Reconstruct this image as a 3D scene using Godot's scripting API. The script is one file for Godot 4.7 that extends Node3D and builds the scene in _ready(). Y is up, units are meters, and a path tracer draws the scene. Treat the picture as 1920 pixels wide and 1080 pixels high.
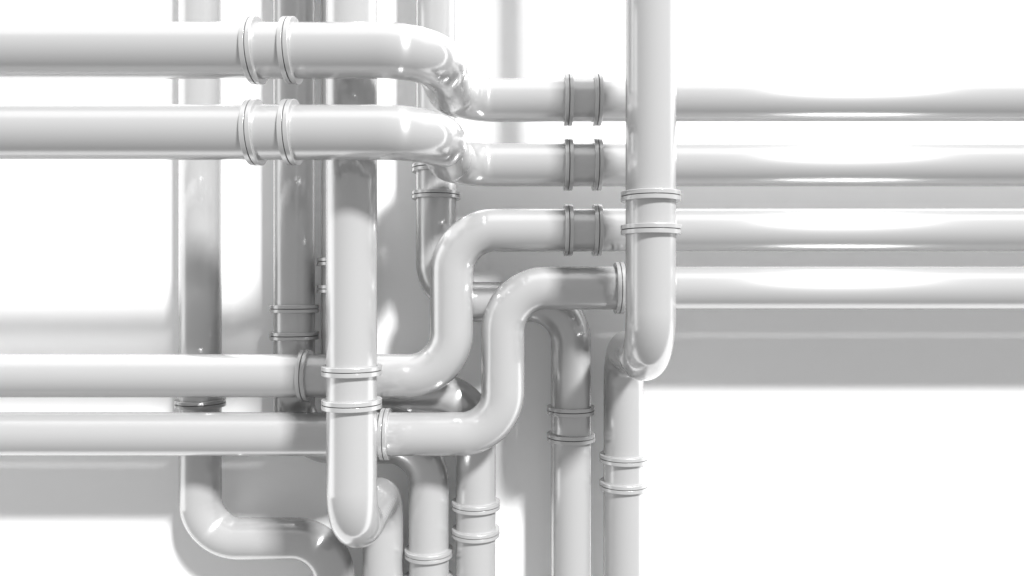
extends Node3D
# White plastic pipe runs crossing in front of a bright white wall.
# The camera stands at the origin and looks along -z; the wall is 1.95 m away.

const R := 0.05                # pipe radius
const BEND := 0.1              # bend radius of every elbow (centre line)
const SIDES := 112
const WALL_Z := -1.945
const Z_A := -1.360            # four layers of pipes, front to back
const Z_B := -1.485
const Z_C := -1.717
const Z_D := -1.845
const PAIR := 0.067            # distance between the two flanges of a coupling
const AWAY := 0.168            # distance from an elbow's end to the first flange
const FAR := 2.6               # how far the pipes go on past the frame

var plastic: StandardMaterial3D
var groove_shade: StandardMaterial3D
var elbow_mesh: ArrayMesh
var plate_mesh: ArrayMesh
var groove_mesh: ArrayMesh
var section_meshes := {}


func _ready() -> void:
	# camera
	var cam := Camera3D.new()
	cam.name = "camera"
	cam.fov = rad_to_deg(2.0 * atan(540.0 / 1387.0))
	cam.near = 0.05
	cam.far = 60.0
	add_child(cam)
	cam.current = true

	# surroundings: an even, pale studio, and no sky
	var env := Environment.new()
	env.background_mode = Environment.BG_COLOR
	env.background_color = Color(1, 1, 1)
	env.background_energy_multiplier = 0.41
	env.tonemap_mode = Environment.TONE_MAPPER_LINEAR
	env.tonemap_exposure = 1.13
	env.sdfgi_enabled = true
	env.ssao_enabled = true
	env.ssil_enabled = true
	var we := WorldEnvironment.new()
	we.name = "surroundings"
	we.environment = env
	add_child(we)

	# one square studio lamp, far up on the right behind the camera
	var lamp := AreaLight3D.new()
	lamp.name = "studio_softbox"
	lamp.area_size = Vector2(5.0, 5.0)
	lamp.area_normalize_energy = true
	lamp.light_energy = 4500.0
	lamp.shadow_enabled = true
	lamp.area_range = 120.0
	add_child(lamp)
	var middle := Vector3(0.0, 0.0, -1.8)
	lamp.look_at_from_position(middle + Vector3(0.625, 0.925, 1.0) * 30.0, middle, Vector3.UP)

	# two wide soft panels, one overhead and one far out on the left, which the rims of the pipes mirror
	soft_panel("overhead_softbox", Vector2(7.0, 2.0), 2.6, Vector3(0.0, 2.6, -0.6), Vector3(0.0, -1.0, 0.0), Vector3.FORWARD)
	soft_panel("side_softbox", Vector2(1.4, 3.6), 2.0, Vector3(-3.6, 0.2, -1.2), Vector3(1.0, 0.0, 0.0), Vector3.UP)

	# materials
	plastic = StandardMaterial3D.new()
	plastic.albedo_color = Color(0.53, 0.53, 0.53).linear_to_srgb()
	plastic.roughness = 0.15
	plastic.metallic = 0.53
	plastic.metallic_specular = 0.5
	plastic.anisotropy_enabled = true
	plastic.anisotropy = 1.0
	groove_shade = StandardMaterial3D.new()
	groove_shade.albedo_color = Color(0.06, 0.06, 0.06).linear_to_srgb()  # dark colour painted in for the shade in the groove between plates
	groove_shade.roughness = 0.7

	# the wall
	var paint := StandardMaterial3D.new()
	paint.albedo_color = Color(0.92, 0.92, 0.92).linear_to_srgb()
	paint.roughness = 0.9
	var slab := BoxMesh.new()
	slab.size = Vector3(16.0, 12.0, 0.12)
	var wall := MeshInstance3D.new()
	wall.name = "wall"
	wall.mesh = slab
	wall.material_override = paint
	wall.position = Vector3(0, 0, WALL_Z - 0.06)
	wall.set_meta("kind", "structure")
	wall.set_meta("label", "smooth bright white wall behind all the pipes")
	wall.set_meta("category", "wall")
	add_child(wall)

	make_shared_meshes()

	# level pipes that step back behind the front layer
	run("Upper of the two glossy white level pipes that step back towards the wall", "level pipes",
		[Vector3(-FAR, 0.4363, Z_A), Vector3(-0.139, 0.4363, Z_A), Vector3(-0.139, 0.4363, Z_C), Vector3(FAR, 0.4363, Z_C)],
		[[0, -0.472, -0.405], [2, 0.130, 0.197]])
	run("Lower of the two glossy white level pipes that step back towards the wall", "level pipes",
		[Vector3(-FAR, 0.2860, Z_A), Vector3(-0.139, 0.2860, Z_A), Vector3(-0.139, 0.2860, Z_C), Vector3(FAR, 0.2860, Z_C)],
		[[0, -0.472, -0.405], [2, 0.130, 0.197]])
	# level pipes that step up in an S, flat against the wall
	run("Upper of the two white level pipes that step up in an S bend", "level pipes",
		[Vector3(-FAR, -0.2034, Z_C), Vector3(-0.140, -0.2034, Z_C), Vector3(-0.140, 0.1340, Z_C), Vector3(FAR, 0.1340, Z_C)],
		[[0, -0.478, -0.411], [2, 0.130, 0.197]])
	run("Lower of the two white level pipes that step up in an S bend", "level pipes",
		[Vector3(-FAR, -0.3388, Z_C), Vector3(-0.021, -0.3388, Z_C), Vector3(-0.021, 0.0, Z_C), Vector3(FAR, 0.0, Z_C)],
		[[0, -0.360, -0.293], [2, 0.248, 0.315]])
	# upright pipes that step back below
	run("Front upright white pipe behind the upper pair of level pipes, crossing the lower pair", "upright pipes",
		[Vector3(-0.3215, FAR, Z_B), Vector3(-0.3215, -0.499, Z_B), Vector3(-0.3215, -0.499, Z_D), Vector3(-0.3215, -FAR, Z_D)],
		[[0, -0.1648, -0.2317]])
	run("Front upright white pipe crossing four parallel level pipes, its foot turned back below the lowest", "upright pipes",
		[Vector3(0.2785, FAR, Z_B), Vector3(0.2785, -0.148, Z_B), Vector3(0.2785, -0.148, Z_D), Vector3(0.2785, -FAR, Z_D)],
		[[0, 0.1831, 0.1164], [2, -0.4228, -0.4898]])
	# upright pipes close to the wall that step aside
	run("Rear white pipe whose short level stretch lies lowest of all, below the level pipes", "upright pipes",
		[Vector3(-0.7769, FAR, Z_D), Vector3(-0.7769, -0.6245, Z_D), Vector3(-0.443, -0.6245, Z_D), Vector3(-0.443, -FAR, Z_D)],
		[[0, -0.286, -0.353]])
	run("Rear shaded white pipe that turns aside behind the lowest level pipe", "upright pipes",
		[Vector3(-0.5427, FAR, Z_D), Vector3(-0.5427, -0.387, Z_D), Vector3(-0.2075, -0.387, Z_D), Vector3(-0.2075, -FAR, Z_D)],
		[[0, -0.0514, -0.1184], [2, -0.6585, -0.7255]])
	run("Rear shaded white pipe mostly hidden behind the front upright pipe", "upright pipes",
		[Vector3(-0.4243, FAR, Z_D), Vector3(-0.4243, -0.2634, Z_D), Vector3(-0.0899, -0.2634, Z_D), Vector3(-0.0899, -FAR, Z_D)],
		[[0, 0.0645, -0.0025], [2, -0.5398, -0.6077]])
	run("Rear white pipe that turns aside behind both S bends", "upright pipes",
		[Vector3(-0.1889, FAR, Z_D), Vector3(-0.1889, -0.0346, Z_D), Vector3(0.147, -0.0346, Z_D), Vector3(0.147, -FAR, Z_D)],
		[[0, 0.2975, 0.2305], [2, -0.3037, -0.3709]])


func soft_panel(called: String, size: Vector2, energy: float, at: Vector3, towards: Vector3, up: Vector3) -> void:
	var panel := AreaLight3D.new()
	panel.name = called
	panel.area_size = size
	panel.area_normalize_energy = true
	panel.light_energy = energy
	panel.shadow_enabled = true
	panel.area_range = 20.0
	add_child(panel)
	panel.look_at_from_position(at, at + towards, up)


# One pipe run through corner points. flanges: [[segment, coordinate, coordinate], ...] along that segment's axis.
func run(label: String, group: String, pts: Array, flanges: Array) -> Node3D:
	var base: Vector3 = pts[0]
	for p in pts:
		if p.y < base.y:
			base = p
	var t := Node3D.new()
	t.name = "pipe"
	add_child(t, true)
	t.position = base
	t.set_meta("label", label)
	t.set_meta("category", "pipe")
	t.set_meta("group", group)
	for i in pts.size() - 1:
		var a: Vector3 = pts[i]
		var b: Vector3 = pts[i + 1]
		var d := (b - a).normalized()
		var from := 0.0 if i == 0 else BEND
		var to := (b - a).length() - (0.0 if i == pts.size() - 2 else BEND)
		var cuts := [from]
		for f in flanges:
			if f[0] == i:
				for k in range(1, f.size()):
					var at: float = (f[k] - a.dot(d.abs())) * (d.x + d.y + d.z)
					cuts.append(at)
					flange(t, a + d * at - base, d)
		cuts.append(to)
		for k in cuts.size() - 1:
			section(t, a + d * cuts[k] - base, d, cuts[k + 1] - cuts[k])
		if i < pts.size() - 2:
			var e: Vector3 = (pts[i + 2] - b).normalized()
			var o := MeshInstance3D.new()
			o.name = "elbow"
			o.mesh = elbow_mesh
			o.material_override = plastic
			# the shared elbow arrives along +x, leaves along +y, and its corner is the origin
			o.transform = Transform3D(Basis(d, e, d.cross(e)), b - base)
			t.add_child(o, true)
	return t


func along(d: Vector3) -> Basis:
	var side := Vector3.RIGHT if absf(d.x) < 0.5 else Vector3.BACK
	var z := side.cross(d).normalized()
	return Basis(d.cross(z), d, z)


func section(t: Node3D, at: Vector3, d: Vector3, length: float) -> void:
	var key := "%.4f" % length
	if not section_meshes.has(key):
		section_meshes[key] = lathe([[Vector2(R, 0.0), Vector2(1, 0)], [Vector2(R, length), Vector2(1, 0)]])
	var o := MeshInstance3D.new()
	o.name = "pipe_section"
	o.mesh = section_meshes[key]
	o.material_override = plastic
	o.transform = Transform3D(along(d), at)
	t.add_child(o, true)


func flange(t: Node3D, at: Vector3, d: Vector3) -> void:
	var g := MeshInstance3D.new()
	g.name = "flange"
	g.mesh = groove_mesh
	g.material_override = groove_shade
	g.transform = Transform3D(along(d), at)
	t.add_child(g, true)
	for s in [1.0, -1.0]:
		var o := MeshInstance3D.new()
		o.name = "flange_plate"
		o.mesh = plate_mesh
		o.material_override = plastic
		o.transform = Transform3D(Basis.IDENTITY if s > 0 else Basis(Vector3.RIGHT, PI), Vector3.ZERO)
		g.add_child(o, true)


func make_shared_meshes() -> void:
	# a plate: from half the gap outwards along +y, with rounded rims
	var gap := 0.016 * R
	var thick := 0.178 * R
	var wide := 1.2 * R
	var round_ := 0.028 * R
	var p := []
	p.append([Vector2(0.99 * R, gap), Vector2(0, -1)])
	p.append([Vector2(wide - 0.4 * round_, gap), Vector2(0, -1)])
	p.append([Vector2(wide, gap + 0.4 * round_), Vector2(1, 0)])
	for k in 7:
		var w := k / 6.0 * PI / 2
		p.append([Vector2(wide - round_ + round_ * cos(w), gap + thick - round_ + round_ * sin(w)), Vector2(cos(w), sin(w))])
	p.append([Vector2(0.99 * R, gap + thick), Vector2(0, 1)])
	plate_mesh = lathe(p)
	groove_mesh = lathe([[Vector2(1.13 * R, -gap * 1.1), Vector2(1, 0)], [Vector2(1.13 * R, gap * 1.1), Vector2(1, 0)]])  # ring at the bottom of the groove, carries its painted shade

	# a quarter of a torus: comes from -x to the corner (origin) and leaves to +y
	var rings := 48
	var st := SurfaceTool.new()
	st.begin(Mesh.PRIMITIVE_TRIANGLES)
	for i in rings + 1:
		var w := i / float(rings) * PI / 2
		var out := Vector3(sin(w), -cos(w), 0)
		var mid := Vector3(-BEND, BEND, 0) + out * BEND
		for j in SIDES + 1:
			var q := j / float(SIDES) * TAU
			var n := out * cos(q) + Vector3.BACK * sin(q)
			st.set_normal(n)
			st.set_uv(Vector2(j / float(SIDES), w))
			st.add_vertex(mid + n * R)
	knit(st, rings, SIDES, true)
	elbow_mesh = st.commit()


# Turns a profile of [point (radius, height), normal (outwards, up)] round the y axis.
func lathe(profile: Array) -> ArrayMesh:
	var st := SurfaceTool.new()
	st.begin(Mesh.PRIMITIVE_TRIANGLES)
	for row in profile:
		var p: Vector2 = row[0]
		var m: Vector2 = row[1]
		for j in SIDES + 1:
			var q := j / float(SIDES) * TAU
			var out := Vector3(cos(q), 0, sin(q))
			st.set_uv(Vector2(j / float(SIDES), 20.0 * p.y + p.x))
			st.set_normal((out * m.x + Vector3.UP * m.y).normalized())
			st.add_vertex(out * p.x + Vector3.UP * p.y)
	knit(st, profile.size() - 1, SIDES, false)
	return st.commit()


func knit(st: SurfaceTool, rows: int, sides: int, flip: bool) -> void:
	for i in rows:
		for j in sides:
			var a := i * (sides + 1) + j
			var b := a + sides + 1
			for k in ([a, a + 1, b, b, a + 1, b + 1] if flip else [a, a + 1, b, b, a + 1, b + 1]):
				st.add_index(k)
